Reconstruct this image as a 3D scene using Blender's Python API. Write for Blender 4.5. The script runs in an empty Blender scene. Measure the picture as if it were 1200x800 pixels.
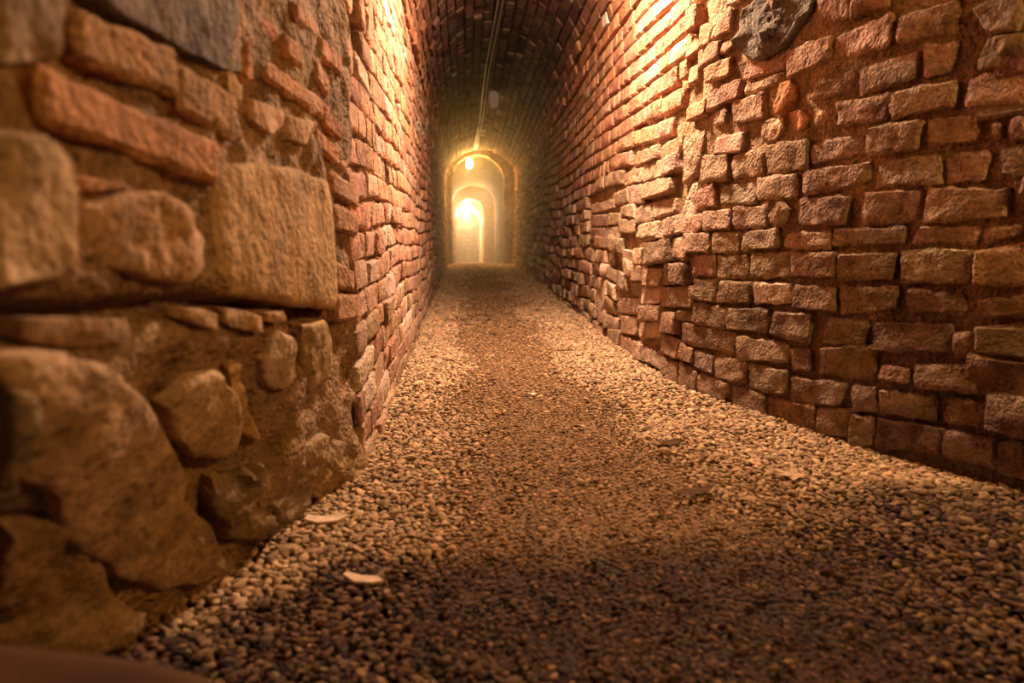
import bpy, bmesh, math, random
import numpy as np
from mathutils import Vector, Matrix

# ------------------------------------------------------------------ camera, world, exposure
scene = bpy.context.scene
COL = scene.collection
F = 800.0
CAMH = 0.48
PITCH = math.atan(125 / 800)
YAW = math.atan(55 / 800)
cam_d = bpy.data.cameras.new('camera')
cam = bpy.data.objects.new('camera', cam_d)
COL.objects.link(cam)
cam_d.sensor_width = 36.0
cam_d.lens = 36.0 * F / 1200.0
cam_d.clip_start = 0.02
cam_d.clip_end = 100
cam.location = (0, 0, CAMH)
cam.rotation_euler = (math.pi / 2 - PITCH, 0, -YAW)
cam_d.dof.use_dof = True
cam_d.dof.focus_distance = 2.1
cam_d.dof.aperture_fstop = 3.2
scene.camera = cam

world = bpy.data.worlds.new('World')
scene.world = world
world.use_nodes = True
world.node_tree.nodes['Background'].inputs[0].default_value = (0, 0, 0, 1)   # underground: no sky
world.node_tree.nodes['Background'].inputs[1].default_value = 0.0

vs = scene.view_settings
vs.view_transform = 'Standard'
vs.look = 'None'
vs.exposure = 0.0
vs.gamma = 1.0
vs.use_curve_mapping = False
scene.cycles.use_denoising = True
scene.cycles.max_bounces = 8
scene.cycles.volume_bounces = 1
scene.cycles.sample_clamp_indirect = 4.0

# lamp powers in watts and their colours (the lamps themselves are built below)
NEAR_LAMP = (0.41, 2.46, 1.68)
NEAR_POWER = 720.0
NEAR_COLOR = (1.0, 0.675, 0.455)
REAR_LAMP = (1.27, 0.15, 1.25)
REAR_POWER = 130.0
REAR_COLOR = (1.0, 0.56, 0.18)
FAR_POWER = (280.0, 420.0, 1000.0)
FAR_COLOR = (1.0, 0.56, 0.14)
FAR_COLOR2 = (1.0, 0.66, 0.34)

# ------------------------------------------------------------------ numeric helpers
rng = np.random.default_rng(11)
fw = np.array([math.sin(YAW) * math.cos(PITCH), math.cos(YAW) * math.cos(PITCH), -math.sin(PITCH)])
rt = np.array([math.cos(YAW), -math.sin(YAW), 0.0])
upv = np.cross(rt, fw)
CAM = np.array([0, 0, CAMH])

def project(P):
    v = np.asarray(P) - CAM
    z = v @ fw
    zz = np.where(z > 0.05, z, 0.05)
    return np.stack([600 + F * (v @ rt) / zz, 400 - F * (v @ upv) / zz, z], -1)

def ray(x, y):
    return fw + rt * (x - 600) / F + upv * (400 - y) / F

def _hash(ix, iy, iz):
    h = (ix.astype(np.int64) * 374761393 + iy.astype(np.int64) * 668265263 + iz.astype(np.int64) * 2147483647) & 0xffffffff
    h = ((h ^ (h >> 13)) * 1274126177) & 0xffffffff
    h = h ^ (h >> 16)
    return (h & 0xffff) / 65535.0

def vnoise(P, scale=1.0, seed=0):
    """value noise in [-1, 1] at points P (n, 3)"""
    p = np.asarray(P, float) * scale + seed * 17.31
    i = np.floor(p).astype(np.int64)
    f = p - i
    f = f * f * (3 - 2 * f)
    r = 0
    for dx in (0, 1):
        for dy in (0, 1):
            for dz in (0, 1):
                w = (f[..., 0] if dx else 1 - f[..., 0]) * (f[..., 1] if dy else 1 - f[..., 1]) * (f[..., 2] if dz else 1 - f[..., 2])
                r = r + w * _hash(i[..., 0] + dx, i[..., 1] + dy, i[..., 2] + dz)
    return r * 2 - 1

def fbm(P, scale=1.0, octaves=3, seed=0):
    r, a, n = 0, 1.0, 0
    for k in range(octaves):
        r = r + a * vnoise(P, scale * 2 ** k, seed + k)
        n += a
        a *= 0.5
    return r / n

def sstep(a, b, x):
    t = np.clip((np.asarray(x, float) - a) / (b - a), 0, 1)
    return t * t * (3 - 2 * t)

# ------------------------------------------------------------------ surfaces of the tunnel: x = X(y, z)
DOOR_Y = 11.0
_ry = [-3.0, 0.3, 0.8, 1.167, 1.302, 1.412, 1.625, 2.068, 2.6, 3.463, 5.508, 8.261, 11.2]
_rx = [1.75, 1.45, 1.18, 0.995, 0.930, 0.880, 0.795, 0.690, 0.678, 0.681, 0.726, 0.765, 0.775]
_dy = np.linspace(-3, 11.2, 1200)
_dx = np.interp(_dy, _ry, _rx)
_k = np.exp(-np.linspace(-2, 2, 25) ** 2); _k /= _k.sum()
_dx = np.convolve(np.pad(_dx, 12, mode='edge'), _k, mode='valid')

def XR(y, z):
    y = np.asarray(y, float); z = np.asarray(z, float)
    x = np.interp(y, _dy, _dx)
    x = x + 0.035 * np.clip(z, 0, 1.5)
    # the near foot of the wall bellies out a little, the buckled stretch hangs into the passage
    x = x - 0.030 * np.exp(-((y - 2.45) / 0.45) ** 2 - ((z - 0.42) / 0.22) ** 2)
    return x

_ly = [-3.0, 1.4, 1.7, 2.3, 3.2, 5.6, 8.7, 11.2]
_lx = [-0.22, -0.222, -0.222, -0.224, -0.226, -0.243, -0.262, -0.268]
def XL(y, z):
    y = np.asarray(y, float); z = np.asarray(z, float)
    return np.interp(y, _ly, _lx) - 0.02 * np.clip(z, 0, 1.5)

PIER_Y = 1.40
def XP(y, z):
    y = np.asarray(y, float); z = np.asarray(z, float)
    foot = np.interp(y, [-3, 0.2, 0.75, 0.923, 1.158, 1.4, 2], [-0.62, -0.62, -0.421, -0.365, -0.300, -0.225, -0.222])
    top = np.interp(y, [-3, 0.2, 0.5, 1.4, 2], [-0.34, -0.33, -0.30, -0.228, -0.224])
    w = sstep(0.02, 0.42, z)
    return foot * (1 - w) + top * w

SPRING = 1.42
def vault_pos(th, y):
    """th 0 = right springing, pi = left springing"""
    xr = XR(y, SPRING); xl = XL(y, SPRING)
    xc = (xr + xl) / 2; r = (xr - xl) / 2
    k = sstep(6.0, 10.8, y)      # the crown comes down towards the doorway
    return np.stack([xc + r * np.cos(th), y, SPRING - 0.12 * k + (0.56 - 0.06 * k) * np.sin(th)], -1)

def floor_z(x, y):
    x = np.asarray(x, float); y = np.asarray(y, float)
    P = np.stack([x, y, 0 * x], -1)
    z = 0.010 * vnoise(P, 2.3, 3) + 0.005 * vnoise(P, 6.0, 4)
    z = z - 0.034 * np.clip(y - DOOR_Y, 0, 30)
    z = z + 0.012 * sstep(0.55, 0.85, x) * sstep(3, 1.5, y)
    return z

def shade_patch(x, y):
    """foreground shadow painted into the gravel and floor colour, irregular edge"""
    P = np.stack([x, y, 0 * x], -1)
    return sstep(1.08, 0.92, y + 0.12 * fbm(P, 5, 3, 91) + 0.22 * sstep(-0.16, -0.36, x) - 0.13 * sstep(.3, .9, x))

class Surf:
    """wall surface in (y, z) coordinates; sgn = -1 when the open side is towards -x"""
    def __init__(s, X, sgn):
        s.X, s.sgn = X, sgn
    def pos(s, a, b):
        return np.stack([s.X(a, b), a, b], -1)
    def nrm(s, a, b):
        e = 0.02
        dxa = (s.X(a + e, b) - s.X(a - e, b)) / (2 * e)
        dxb = (s.X(a, b + e) - s.X(a, b - e)) / (2 * e)
        n = np.stack([np.ones_like(dxa), -dxa, -dxb], -1)
        n /= np.linalg.norm(n, axis=-1, keepdims=True)
        return n * s.sgn
    def unproject(s, px, py):
        d = ray(px, py)
        t0, t1 = 0.1, None
        t = np.linspace(0.1, 16, 4000)
        P = CAM + d[None] * t[:, None]
        g = (P[:, 0] - s.X(P[:, 1], P[:, 2])) * s.sgn
        k = np.argmax(g < 0)
        if g[k] >= 0:
            k = len(t) - 1
        f = g[k - 1] / (g[k - 1] - g[k] + 1e-12) if k > 0 else 0
        tt = t[k - 1] + f * (t[k] - t[k - 1]) if k > 0 else t[0]
        p = CAM + d * tt
        return p[1], p[2]

class Vault:
    def pos(s, a, b):
        return vault_pos(a, b)
    def nrm(s, a, b):
        n = np.stack([-np.cos(a), 0 * a, -np.sin(a)], -1)
        return n

SR, SL, SP, SV = Surf(XR, -1), Surf(XL, 1), Surf(XP, 1), Vault()

# ------------------------------------------------------------------ materials
def new_mat(name):
    m = bpy.data.materials.new(name)
    m.use_nodes = True
    nt = m.node_tree
    b = nt.nodes['Principled BSDF']
    return m, nt, b

def N(nt, kind, **kw):
    n = nt.nodes.new(kind)
    for k, v in kw.items():
        setattr(n, k, v)
    return n

def noise_node(nt, scale, detail=6, rough=0.6, vec=None, dist=0.0):
    n = N(nt, 'ShaderNodeTexNoise')
    n.inputs['Scale'].default_value = scale
    n.inputs['Detail'].default_value = detail
    n.inputs['Roughness'].default_value = rough
    n.inputs['Distortion'].default_value = dist
    if vec is not None:
        nt.links.new(vec, n.inputs['Vector'])
    return n

def ramp(nt, fac, stops):
    r = N(nt, 'ShaderNodeValToRGB')
    el = r.color_ramp.elements
    while len(el) < len(stops):
        el.new(0.5)
    for e, (p, c) in zip(el, stops):
        e.position = p
        e.color = (*c, 1) if len(c) == 3 else c
    nt.links.new(fac, r.inputs[0])
    return r

def mix(nt, fac, a, b, mode='MIX'):
    m = N(nt, 'ShaderNodeMix', data_type='RGBA', blend_type=mode)
    for sock, v in ((m.inputs[0], fac), (m.inputs[6], a), (m.inputs[7], b)):
        if hasattr(v, 'is_linked') or hasattr(v, 'links'):
            nt.links.new(v, sock)
        elif isinstance(v, (int, float)):
            sock.default_value = v
        else:
            sock.default_value = (*v, 1)
    return m.outputs[2]

def masonry(name, bumps, pale=0.25, rough=0.92, spec=0.15, contrast=(0.55, 1.25), yellow=0.0, base=None):
    """procedural fired clay / stone: colour attribute 'tint' broken up by grain, pits and lime bloom"""
    m, nt, b = new_mat(name)
    geo = N(nt, 'ShaderNodeNewGeometry')
    pos = geo.outputs['Position']
    if base is None:
        at = N(nt, 'ShaderNodeAttribute', attribute_name='tint')
        c = at.outputs['Color']
    else:
        rgb = N(nt, 'ShaderNodeRGB'); rgb.outputs[0].default_value = (*base, 1)
        c = rgb.outputs[0]
    lo, hi = contrast
    n1 = noise_node(nt, 14, 4, 0.65, pos)
    r1 = ramp(nt, n1.outputs[0], [(0.28, (lo,) * 3), (0.5, (0.95,) * 3), (0.75, (hi,) * 3)])
    c = mix(nt, 1.0, c, r1.outputs[0], 'MULTIPLY')
    n2 = noise_node(nt, 110, 1.5, 0.7, pos)
    r2 = ramp(nt, n2.outputs[0], [(0.33, (0.55,) * 3), (0.48, (1,) * 3), (0.8, (1.15,) * 3)])
    c = mix(nt, 0.8, c, r2.outputs[0], 'MULTIPLY')
    # lime bloom
    n3 = noise_node(nt, 5.5, 5.5, 0.72, pos, 0.4)
    r3 = ramp(nt, n3.outputs[0], [(0.50, (0, 0, 0)), (0.68, (1, 1, 1))])
    mm = N(nt, 'ShaderNodeMath', operation='MULTIPLY'); mm.inputs[1].default_value = pale
    nt.links.new(r3.outputs[0], mm.inputs[0])
    c = mix(nt, mm.outputs[0], c, (0.46, 0.35, 0.26))
    if yellow:
        n4 = noise_node(nt, 3.1, 7, 0.6, pos, 0.2)
        r4 = ramp(nt, n4.outputs[0], [(0.50, (0, 0, 0)), (0.66, (1, 1, 1))])
        m4 = N(nt, 'ShaderNodeMath', operation='MULTIPLY'); m4.inputs[1].default_value = yellow
        nt.links.new(r4.outputs[0], m4.inputs[0])
        c = mix(nt, m4.outputs[0], c, (0.30, 0.19, 0.045))
    nt.links.new(c, b.inputs['Base Color'])
    b.inputs['Roughness'].default_value = rough
    b.inputs['Specular IOR Level'].default_value = spec
    prev = None
    for scale, dist, det in bumps:
        nn = noise_node(nt, scale, det, 0.68, pos)
        bp = N(nt, 'ShaderNodeBump')
        bp.inputs['Strength'].default_value = 1.0
        bp.inputs['Distance'].default_value = dist
        nt.links.new(nn.outputs[0], bp.inputs['Height'])
        if prev is not None:
            nt.links.new(prev, bp.inputs['Normal'])
        prev = bp.outputs[0]
    nt.links.new(prev, b.inputs['Normal'])
    return m

M_BRICK = masonry('worn brick', [(30, 0.016, 2.5), (150, 0.007, 1.5)], pale=0.55, yellow=0.15, contrast=(0.45, 1.3))
M_MORTAR = masonry('crumbling lime mortar', [(28, 0.024, 2.5), (130, 0.009, 1.5)], pale=0.3, yellow=0.45, contrast=(0.45, 1.3))
M_STONE = masonry('rubble stone', [(12, 0.020, 3), (110, 0.004, 1.5)], pale=0.45, yellow=0.32, contrast=(0.45, 1.35))
M_ROCK = masonry('grey rock', [(22, 0.02, 3), (110, 0.006, 1.5)], pale=0.06)
M_GRAVEL = masonry('pebble', [(140, 0.002, 1)], pale=0.03, rough=0.85, spec=0.1, contrast=(0.75, 1.15))
M_DIRT = masonry('trodden grit', [(60, 0.010, 2), (260, 0.004, 1)], pale=0.15)
M_VAULT = masonry('vault brick', [(30, 0.012, 2), (120, 0.004, 1)], pale=0.10)

def plain(name, col, rough=0.6, metal=0.0, var=0.25, scale=30):
    m, nt, b = new_mat(name)
    geo = N(nt, 'ShaderNodeNewGeometry')
    n = noise_node(nt, scale, 6, 0.6, geo.outputs['Position'])
    r = ramp(nt, n.outputs[0], [(0.3, tuple(c * (1 - var) for c in col)), (0.7, tuple(min(1, c * (1 + var)) for c in col))])
    nt.links.new(r.outputs[0], b.inputs['Base Color'])
    b.inputs['Roughness'].default_value = rough
    b.inputs['Metallic'].default_value = metal
    if rough > 0.7:
        b.inputs['Specular IOR Level'].default_value = 0.1
    return m

M_PIPE = plain('grey plastic conduit', (0.20, 0.18, 0.15), 0.4)
M_METAL = plain('dull galvanised metal', (0.30, 0.29, 0.27), 0.5, 0.8)
M_CABLE = plain('dark cable', (0.035, 0.03, 0.025), 0.6)
M_LEAF = plain('dry tan leaf', (0.36, 0.225, 0.125), 0.75, var=0.35, scale=90)
M_LEAFD = plain('dark brown leaf', (0.07, 0.036, 0.016), 0.9, var=0.35, scale=90)
M_PAPER = plain('pale wood chip', (0.60, 0.42, 0.29), 0.8, var=0.2, scale=70)
M_SLAB = plain('smooth brown stone', (0.075, 0.036, 0.018), 0.85, var=0.3, scale=9)
M_GLASSD = plain('cloudy lamp glass', (0.55, 0.52, 0.46), 0.15)

def glow(name, col, strength):
    m, nt, b = new_mat(name)
    b.inputs['Base Color'].default_value = (0.8, 0.75, 0.65, 1)
    b.inputs['Emission Color'].default_value = (*col, 1)
    b.inputs['Emission Strength'].default_value = strength
    m.cycles.emission_sampling = 'NONE'
    return m

# ------------------------------------------------------------------ mesh makers
def link_mesh(name, verts, faces, mat, parent=None, tint=None, smooth=True, origin=None, kind=None, sharp=None):
    verts = np.asarray(verts, float)
    if origin is None:
        origin = (verts.max(0) + verts.min(0)) / 2
    origin = np.asarray(origin, float)
    me = bpy.data.meshes.new(name)
    me.from_pydata((verts - origin).tolist(), [], faces if isinstance(faces, list) else faces.tolist())
    if tint is not None:
        at = me.color_attributes.new('tint', 'FLOAT_COLOR', 'POINT')
        t = np.ones((len(verts), 4), np.float32)
        t[:, :3] = tint
        at.data.foreach_set('color', t.ravel())
    if smooth:
        me.polygons.foreach_set('use_smooth', [True] * len(me.polygons))
    me.materials.append(mat)
    me.update()
    if smooth and sharp:
        me.set_sharp_from_angle(angle=sharp)
    o = bpy.data.objects.new(name, me)
    COL.objects.link(o)
    o.location = origin
    if parent is not None:
        o.parent = parent
        o.matrix_parent_inverse = Matrix.Translation(-Vector(parent.location))
    if kind:
        o['kind'] = kind
    return o

class Pool:
    """many pieces collected into one mesh"""
    def __init__(s):
        s.v, s.f, s.t, s.n = [], [], [], 0
    def add(s, v, f, t):
        s.v.append(v)
        s.f.extend([[i + s.n for i in q] for q in f])
        s.t.append(np.broadcast_to(np.asarray(t, np.float32), (len(v), 3)))
        s.n += len(v)
    def build(s, name, mat, parent, kind='stuff'):
        if not s.n:
            return None
        return link_mesh(name, np.concatenate(s.v), s.f, mat, parent, np.concatenate(s.t), kind=kind, sharp=0.7)

def block(surf, quad, prot, back=0.03, nu=6, nv=4, rnd=0.010, rough=0.004, seed=0, tilt=(0, 0), nscale=30):
    """a brick laid in a wall: quad = 4 (a, b) corners bottom-left, bottom-right, top-right, top-left in surface coordinates.
    Rounded worn face, sides running back into the mortar, closed behind."""
    q = np.asarray(quad, float)
    # inset corner rounding through a ring structure: outer skirt (behind), edge ring, face grid
    us = np.concatenate([[0, 0.0], np.linspace(0, 1, nu), [1.0, 1.0]])
    L = np.linalg.norm(q[1] - q[0]) + 1e-6
    Hh = np.linalg.norm(q[3] - q[0]) + 1e-6
    iu, iv = min(0.3, rnd / L), min(0.3, rnd / Hh)
    gu = np.concatenate([[0, 0], np.linspace(iu, 1 - iu, nu), [1, 1]])
    gv = np.concatenate([[0, 0], np.linspace(iv, 1 - iv, nv), [1, 1]])
    lu = np.concatenate([[2, 1], np.zeros(nu), [1, 2]])
    lv = np.concatenate([[2, 1], np.zeros(nv), [1, 2]])
    U, V = np.meshgrid(gu, gv, indexing='ij')
    LU, LV = np.meshgrid(lu, lv, indexing='ij')
    lev = np.maximum(LU, LV)
    # rounded corners in plan: pull corners in
    cu, cv = (U - 0.5) * 2, (V - 0.5) * 2
    both = np.clip(np.abs(cu) - (1 - 3 * iu), 0, 1) / (3 * iu) * np.clip(np.abs(cv) - (1 - 3 * iv), 0, 1) / (3 * iv)
    pull = 1 - 0.5 * both * np.minimum(iu, iv) * 2
    U2, V2 = 0.5 + cu * pull / 2, 0.5 + cv * pull / 2
    A = ((1 - U2) * (1 - V2))[..., None] * q[0] + (U2 * (1 - V2))[..., None] * q[1] + (U2 * V2)[..., None] * q[2] + ((1 - U2) * V2)[..., None] * q[3]
    a, b = A[..., 0].ravel(), A[..., 1].ravel()
    P = surf.pos(a, b)
    n = surf.nrm(a, b)
    lv_ = lev.ravel()
    h = np.where(lv_ == 0, prot, np.where(lv_ == 1, prot - rnd * 0.9, -back))
    h = h + np.where(lv_ < 2, tilt[0] * cu.ravel() + tilt[1] * cv.ravel(), 0)
    nz = fbm(P, nscale, 3, seed)
    h = h + np.where(lv_ == 0, nz * rough, np.where(lv_ == 1, nz * rough * 1.3, 0))
    P2 = P + n * h[:, None]
    # ragged edges
    jit = np.stack([vnoise(P, 55, seed + 7), vnoise(P, 55, seed + 8), vnoise(P, 55, seed + 9)], -1)
    P2 = P2 + jit * (rough * 0.8) * np.where(lv_ > 0, 1.0, 0.3)[:, None]
    n0, n1 = len(gu), len(gv)
    idx = np.arange(n0 * n1).reshape(n0, n1)
    faces = []
    for i in range(n0 - 1):
        for j in range(n1 - 1):
            # skip degenerate corner squares outside the skirt
            f = [idx[i, j], idx[i + 1, j], idx[i + 1, j + 1], idx[i, j + 1]]
            faces.append([int(k) for k in f])
    ring = [int(idx[i, 0]) for i in range(n0)] + [int(idx[n0 - 1, j]) for j in range(1, n1)] + \
           [int(idx[i, n1 - 1]) for i in range(n0 - 2, -1, -1)] + [int(idx[0, j]) for j in range(n1 - 2, 0, -1)]
    faces.append(ring[::-1])
    return P2, faces

def light_block(surf, quad, prot, back=0.03, seed=0, rough=0.004, tilt=(0, 0)):
    """cheap brick: 3 x 2 face with chamfered edge"""
    return block(surf, quad, prot, back, 3, 2, 0.008, rough, seed, tilt, 24)

def boulder(surf, poly, prot, back=0.04, rough=0.012, seed=0, nb=28, flat=0.55, nscale=9):
    """a stone of irregular outline set in a wall; poly in surface coordinates"""
    p = np.asarray(poly, float)
    c = p.mean(0)
    seg = np.roll(p, -1, 0) - p
    ln = np.linalg.norm(seg, axis=1); cum = np.concatenate([[0], np.cumsum(ln)])
    t = np.linspace(0, cum[-1], nb, endpoint=False)
    b = np.stack([np.interp(t, cum, np.append(p[:, k], p[0, k])) for k in (0, 1)], -1)
    ext = np.ptp(p, axis=0).min()
    b = b + 0.035 * ext * np.stack([fbm(np.c_[b * 3 / ext, 0 * b[:, 0]], 1.0, 3, seed), fbm(np.c_[b * 3 / ext, 0 * b[:, 0] + 9], 1.0, 3, seed)], -1)
    rs = [1.0, 1.0, 0.975, 0.92, 0.8, 0.64, 0.46, 0.28, 0.1]
    hs = [-back, prot * 0.45, prot * 0.75, prot * (0.8 + 0.2 * flat), prot * (0.87 + 0.13 * flat), prot * (0.93 + .07 * flat), prot * 0.98, prot, prot]
    rings = []
    H = []
    for r, h in zip(rs, hs):
        rings.append(c + (b - c) * r)
        H.append(np.full(nb, h))
    A = np.concatenate(rings + [c[None]]); H = np.concatenate(H + [[prot]])
    P = surf.pos(A[:, 0], A[:, 1]); n = surf.nrm(A[:, 0], A[:, 1])
    amp = np.clip((H + back) / (prot + back), 0, 1)
    H = H + amp * rough * (fbm(P, nscale, 4, seed) * 1.6 + 0.6 * vnoise(P, nscale * 5, seed + 5))
    P2 = P + n * H[:, None]
    faces = []
    for k in range(len(rs) - 1):
        for i in range(nb):
            j = (i + 1) % nb
            faces.append([k * nb + i, k * nb + j, (k + 1) * nb + j, (k + 1) * nb + i])
    k = (len(rs) - 1) * nb
    for i in range(nb):
        faces.append([k + i, k + (i + 1) % nb, k + nb])
    faces.append(list(range(nb))[::-1])
    return P2, faces

def sheet(surf, a0, a1, b0, b1, na, nb_, recess, amp, scale, seed, extra=None):
    a, b = np.meshgrid(np.linspace(a0, a1, na), np.linspace(b0, b1, nb_), indexing='ij')
    a, b = a.ravel(), b.ravel()
    P = surf.pos(a, b); n = surf.nrm(a, b)
    h = -recess + amp * fbm(P, scale, 4, seed)
    if extra is not None:
        h = h + extra(a, b, P)
    P = P + n * h[:, None]
    idx = np.arange(na * nb_).reshape(na, nb_)
    f = np.stack([idx[:-1, :-1], idx[1:, :-1], idx[1:, 1:], idx[:-1, 1:]], -1).reshape(-1, 4)
    return P, f

def screen_area(P):
    q = project(P)
    if (q[:, 2] < 0.1).any():
        return 0.0
    x0, x1 = q[:, 0].min(), q[:, 0].max(); y0, y1 = q[:, 1].min(), q[:, 1].max()
    if x1 < 0 or x0 > 1200 or y1 < 0 or y0 > 800:
        return 0.0
    ww = min(x1, 1200) - max(x0, 0); hh = min(y1, 800) - max(y0, 0)
    return ww * hh

def place_pieces(pieces, name, mat, parent, limit=300, stuff='brickwork'):
    """pieces: (verts, faces, tint); the largest on screen become objects, the rest one mesh"""
    ar = np.array([screen_area(p[0]) for p in pieces])
    order = np.argsort(-ar)
    pool = Pool()
    for r, k in enumerate(order):
        v, f, t = pieces[k]
        if r < limit and ar[k] > 0:
            link_mesh(name, v, f, mat, parent, t, sharp=0.7)
        else:
            pool.add(v, f, t)
    pool.build(stuff, mat, parent)

def jcol(base, var=0.18, hue=0.08):
    b = np.array(base) * (1 + rng.normal(0, var))
    b = b * (1 + rng.normal(0, hue, 3))
    return np.clip(b, 0.01, 0.85)

# ------------------------------------------------------------------ right wall
def mortar_tint(P, base, seed):
    k = 1 + 0.35 * fbm(P, 6, 3, seed)
    return np.clip(np.array(base)[None] * k[:, None], 0.01, 0.9)

P_, f_ = sheet(SR, 0.3, 11.1, -0.06, SPRING + .02, 520, 120, 0.001, 0.014, 11, 21, lambda a, b, P: -0.012 * sstep(1.9, 2.3, a) - 0.004 * sstep(.9, .6, b) * sstep(2.6, 2.2, a))
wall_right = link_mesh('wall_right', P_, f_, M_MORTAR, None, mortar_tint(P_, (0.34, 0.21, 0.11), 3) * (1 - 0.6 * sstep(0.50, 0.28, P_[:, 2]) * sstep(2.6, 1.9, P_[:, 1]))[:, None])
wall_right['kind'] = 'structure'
wall_right['label'] = 'right brick wall of the tunnel, worn, bulging and crumbling, splaying outward toward the viewer'

def crop(x0, y0, s, pts):
    return [(x0 + u * s, y0 + v * s) for u, v in pts]

A_, B_, C_, D_, E_, F_, G_, H_ = [(800, 0), (1000, 0), (800, 140), (1000, 140), (800, 280), (1000, 280), (800, 400), (1000, 420)]
S = 0.1875
TR = []          # traced bricks: four photograph points TL, TR, BR, BL
def tr(o, *quads):
    for q in quads:
        TR.append(crop(o[0], o[1], S if len(o) == 2 else o[2], [(q[0], q[1]), (q[2], q[3]), (q[4], q[5]), (q[6], q[7])]))
tr(A_, (205,115,325,55,325,190,205,250), (135,170,195,140,200,255,140,300), (290,10,400,-50,392,8,300,45),
   (115,325,255,250,250,360,120,430), (260,270,340,230,330,300,255,340), (170,430,315,355,315,470,180,525),
   (45,420,110,405,105,505,45,530), (400,430,650,330,640,430,400,505), (400,530,640,452,595,525,400,590),
   (670,315,945,230,945,370,670,490), (175,570,375,490,365,610,170,700), (50,680,165,620,165,720,55,760),
   (330,640,520,575,515,735,330,770), (195,710,285,670,285,770,200,790), (840,710,910,690,900,790,830,790),
   (860,0,1060,-60,1060,120,870,130), (60,60,130,20,130,160,60,210), (40,230,125,210,115,310,40,370), (0,390,40,370,40,470,0,500))
TR += [[(982,43),(1047,18),(1047,54),(982,72)], [(968,98),(1003,79),(1003,109),(950,117)], [(984,122),(1044,110),(1042,141),(984,149)],
       [(1003,0),(1044,-10),(1042,7),(1000,24)]]
tr(B_, (295,110,650,0,655,200,310,280), (455,285,660,260,620,430,450,495), (60,425,420,325,395,490,45,600),
   (270,580,650,510,640,660,265,750), (725,490,1100,410,1100,650,710,660))
tr(D_, (110,55,445,5,420,185,95,225), (480,-5,800,-25,790,140,485,165), (1000,0,1100,-10,1100,140,1000,140), (860,30,925,20,915,130,870,120),
   (160,262,545,225,555,400,165,415), (585,225,855,190,835,380,590,405), (930,180,1110,160,1110,370,930,350),
   (485,425,975,440,960,610,440,645), (90,450,440,445,395,640,60,670), (1000,395,1100,390,1100,600,1000,600))
TR += [[(944,200),(1021,190),(1018,214),(946,230)], [(954,168),(1013,158),(1012,180),(953,194)]]
tr(C_, (225,110,400,75,400,205,215,220), (150,230,305,225,300,375,130,400), (330,230,530,185,520,345,330,370),
   (545,165,800,125,795,310,545,345), (75,460,215,405,225,545,80,575), (250,410,480,385,475,525,255,530),
   (490,365,735,340,725,495,485,500), (150,575,315,560,315,685,150,695), (340,550,550,535,540,675,340,680),
   (745,495,1060,480,1020,650,745,665), (100,610,145,590,140,690,100,700))
TR += [[(806,273),(836,274),(836,295),(808,296)], [(839,272),(868,272),(868,296),(839,297)], [(871,271),(916,268),(915,289),(873,295)],
       [(924,273),(976,270),(976,291),(922,290)], [(980,268),(1061,266),(1060,285),(978,289)], [(1080,265),(1148,264),(1146,287),(1069,285)],
       [(1155,270),(1202,262),(1202,276),(1156,286)]]
tr(E_, (85,100,225,95,215,230,75,225), (230,105,415,100,415,245,230,245), (445,95,680,85,685,235,440,245), (700,90,970,85,965,240,695,235),
   (85,245,220,260,210,395,80,375), (250,265,445,275,440,400,235,400), (470,270,685,285,680,400,465,405), (715,285,965,300,955,450,700,430),
   (80,395,295,435,285,560,80,530), (310,430,540,430,545,580,300,565), (600,460,820,460,810,645,560,590),
   (20,520,340,580,330,720,15,640), (365,600,680,660,670,770,365,750))
TR += [[(985,298),(1052,296),(1046,327),(984,328)], [(986,335),(1054,336),(1050,362),(987,368)], [(970,372),(1018,377),(1012,405),(966,402)],
       [(930,409),(952,408),(952,434),(930,433)], [(964,407),(1026,404),(1024,446),(962,437)]]
tr(F_, (320,75,740,60,720,270,315,270), (785,80,1120,20,1120,290,770,280), (345,310,700,350,690,490,350,440), (150,520,620,530,620,700,120,700),
   (640,590,1110,515,1110,740,650,740), (780,380,1110,360,1110,490,800,490))
tr(G_, (90,50,215,90,210,200,90,160), (0,10,80,40,80,140,0,105), (220,90,410,110,405,260,220,230), (430,140,670,180,650,330,430,290), (690,220,1030,260,990,400,690,370),
   (0,130,105,190,100,310,0,270), (110,200,300,260,265,385,110,310), (310,270,540,340,530,480,320,430),
   (540,345,830,400,820,570,540,490), (850,410,1060,420,1060,600,840,585))
tr(H_, (190,40,360,60,350,160,180,130), (400,40,780,40,790,210,400,170), (850,60,1110,60,1110,270,830,240), (0,160,150,170,150,340,0,330),
   (180,190,520,240,510,390,180,340), (590,240,880,290,880,440,590,400), (920,320,1110,300,1110,500,900,480),
   (160,370,570,430,540,590,140,560), (590,440,900,500,880,690,560,600), (905,520,1110,520,1110,780,890,720), (0,350,150,370,120,550,0,540))
I_ = (600, 250, 0.25)
tr(I_, (630,55,715,40,715,120,625,135), (720,30,770,15,770,100,725,110), (505,165,580,175,585,240,505,225), (585,165,650,165,650,240,590,240),
   (655,145,750,125,755,220,660,240), (755,115,820,110,825,215,765,205), (570,245,635,245,635,315,575,315), (640,260,730,255,720,340,640,335),
   (740,240,825,235,830,330,735,330), (575,325,620,325,617,390,575,385), (625,345,720,330,715,420,630,425), (725,345,855,345,850,440,720,435),
   (510,395,620,400,620,475,515,465), (625,430,720,425,715,500,625,500), (730,460,790,465,790,560,720,555), (520,480,590,485,590,570,530,560),
   (600,510,710,505,710,580,610,580), (720,565,800,590,795,680,715,650), (455,540,520,550,510,620,450,600), (525,570,590,600,580,670,520,640),
   (590,600,670,640,670,700,590,680), (670,640,715,660,720,740,670,700), (725,670,790,710,790,790,720,760),
   (795,450,850,460,845,510,795,500), (800,20,900,5,895,90,810,95))
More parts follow.
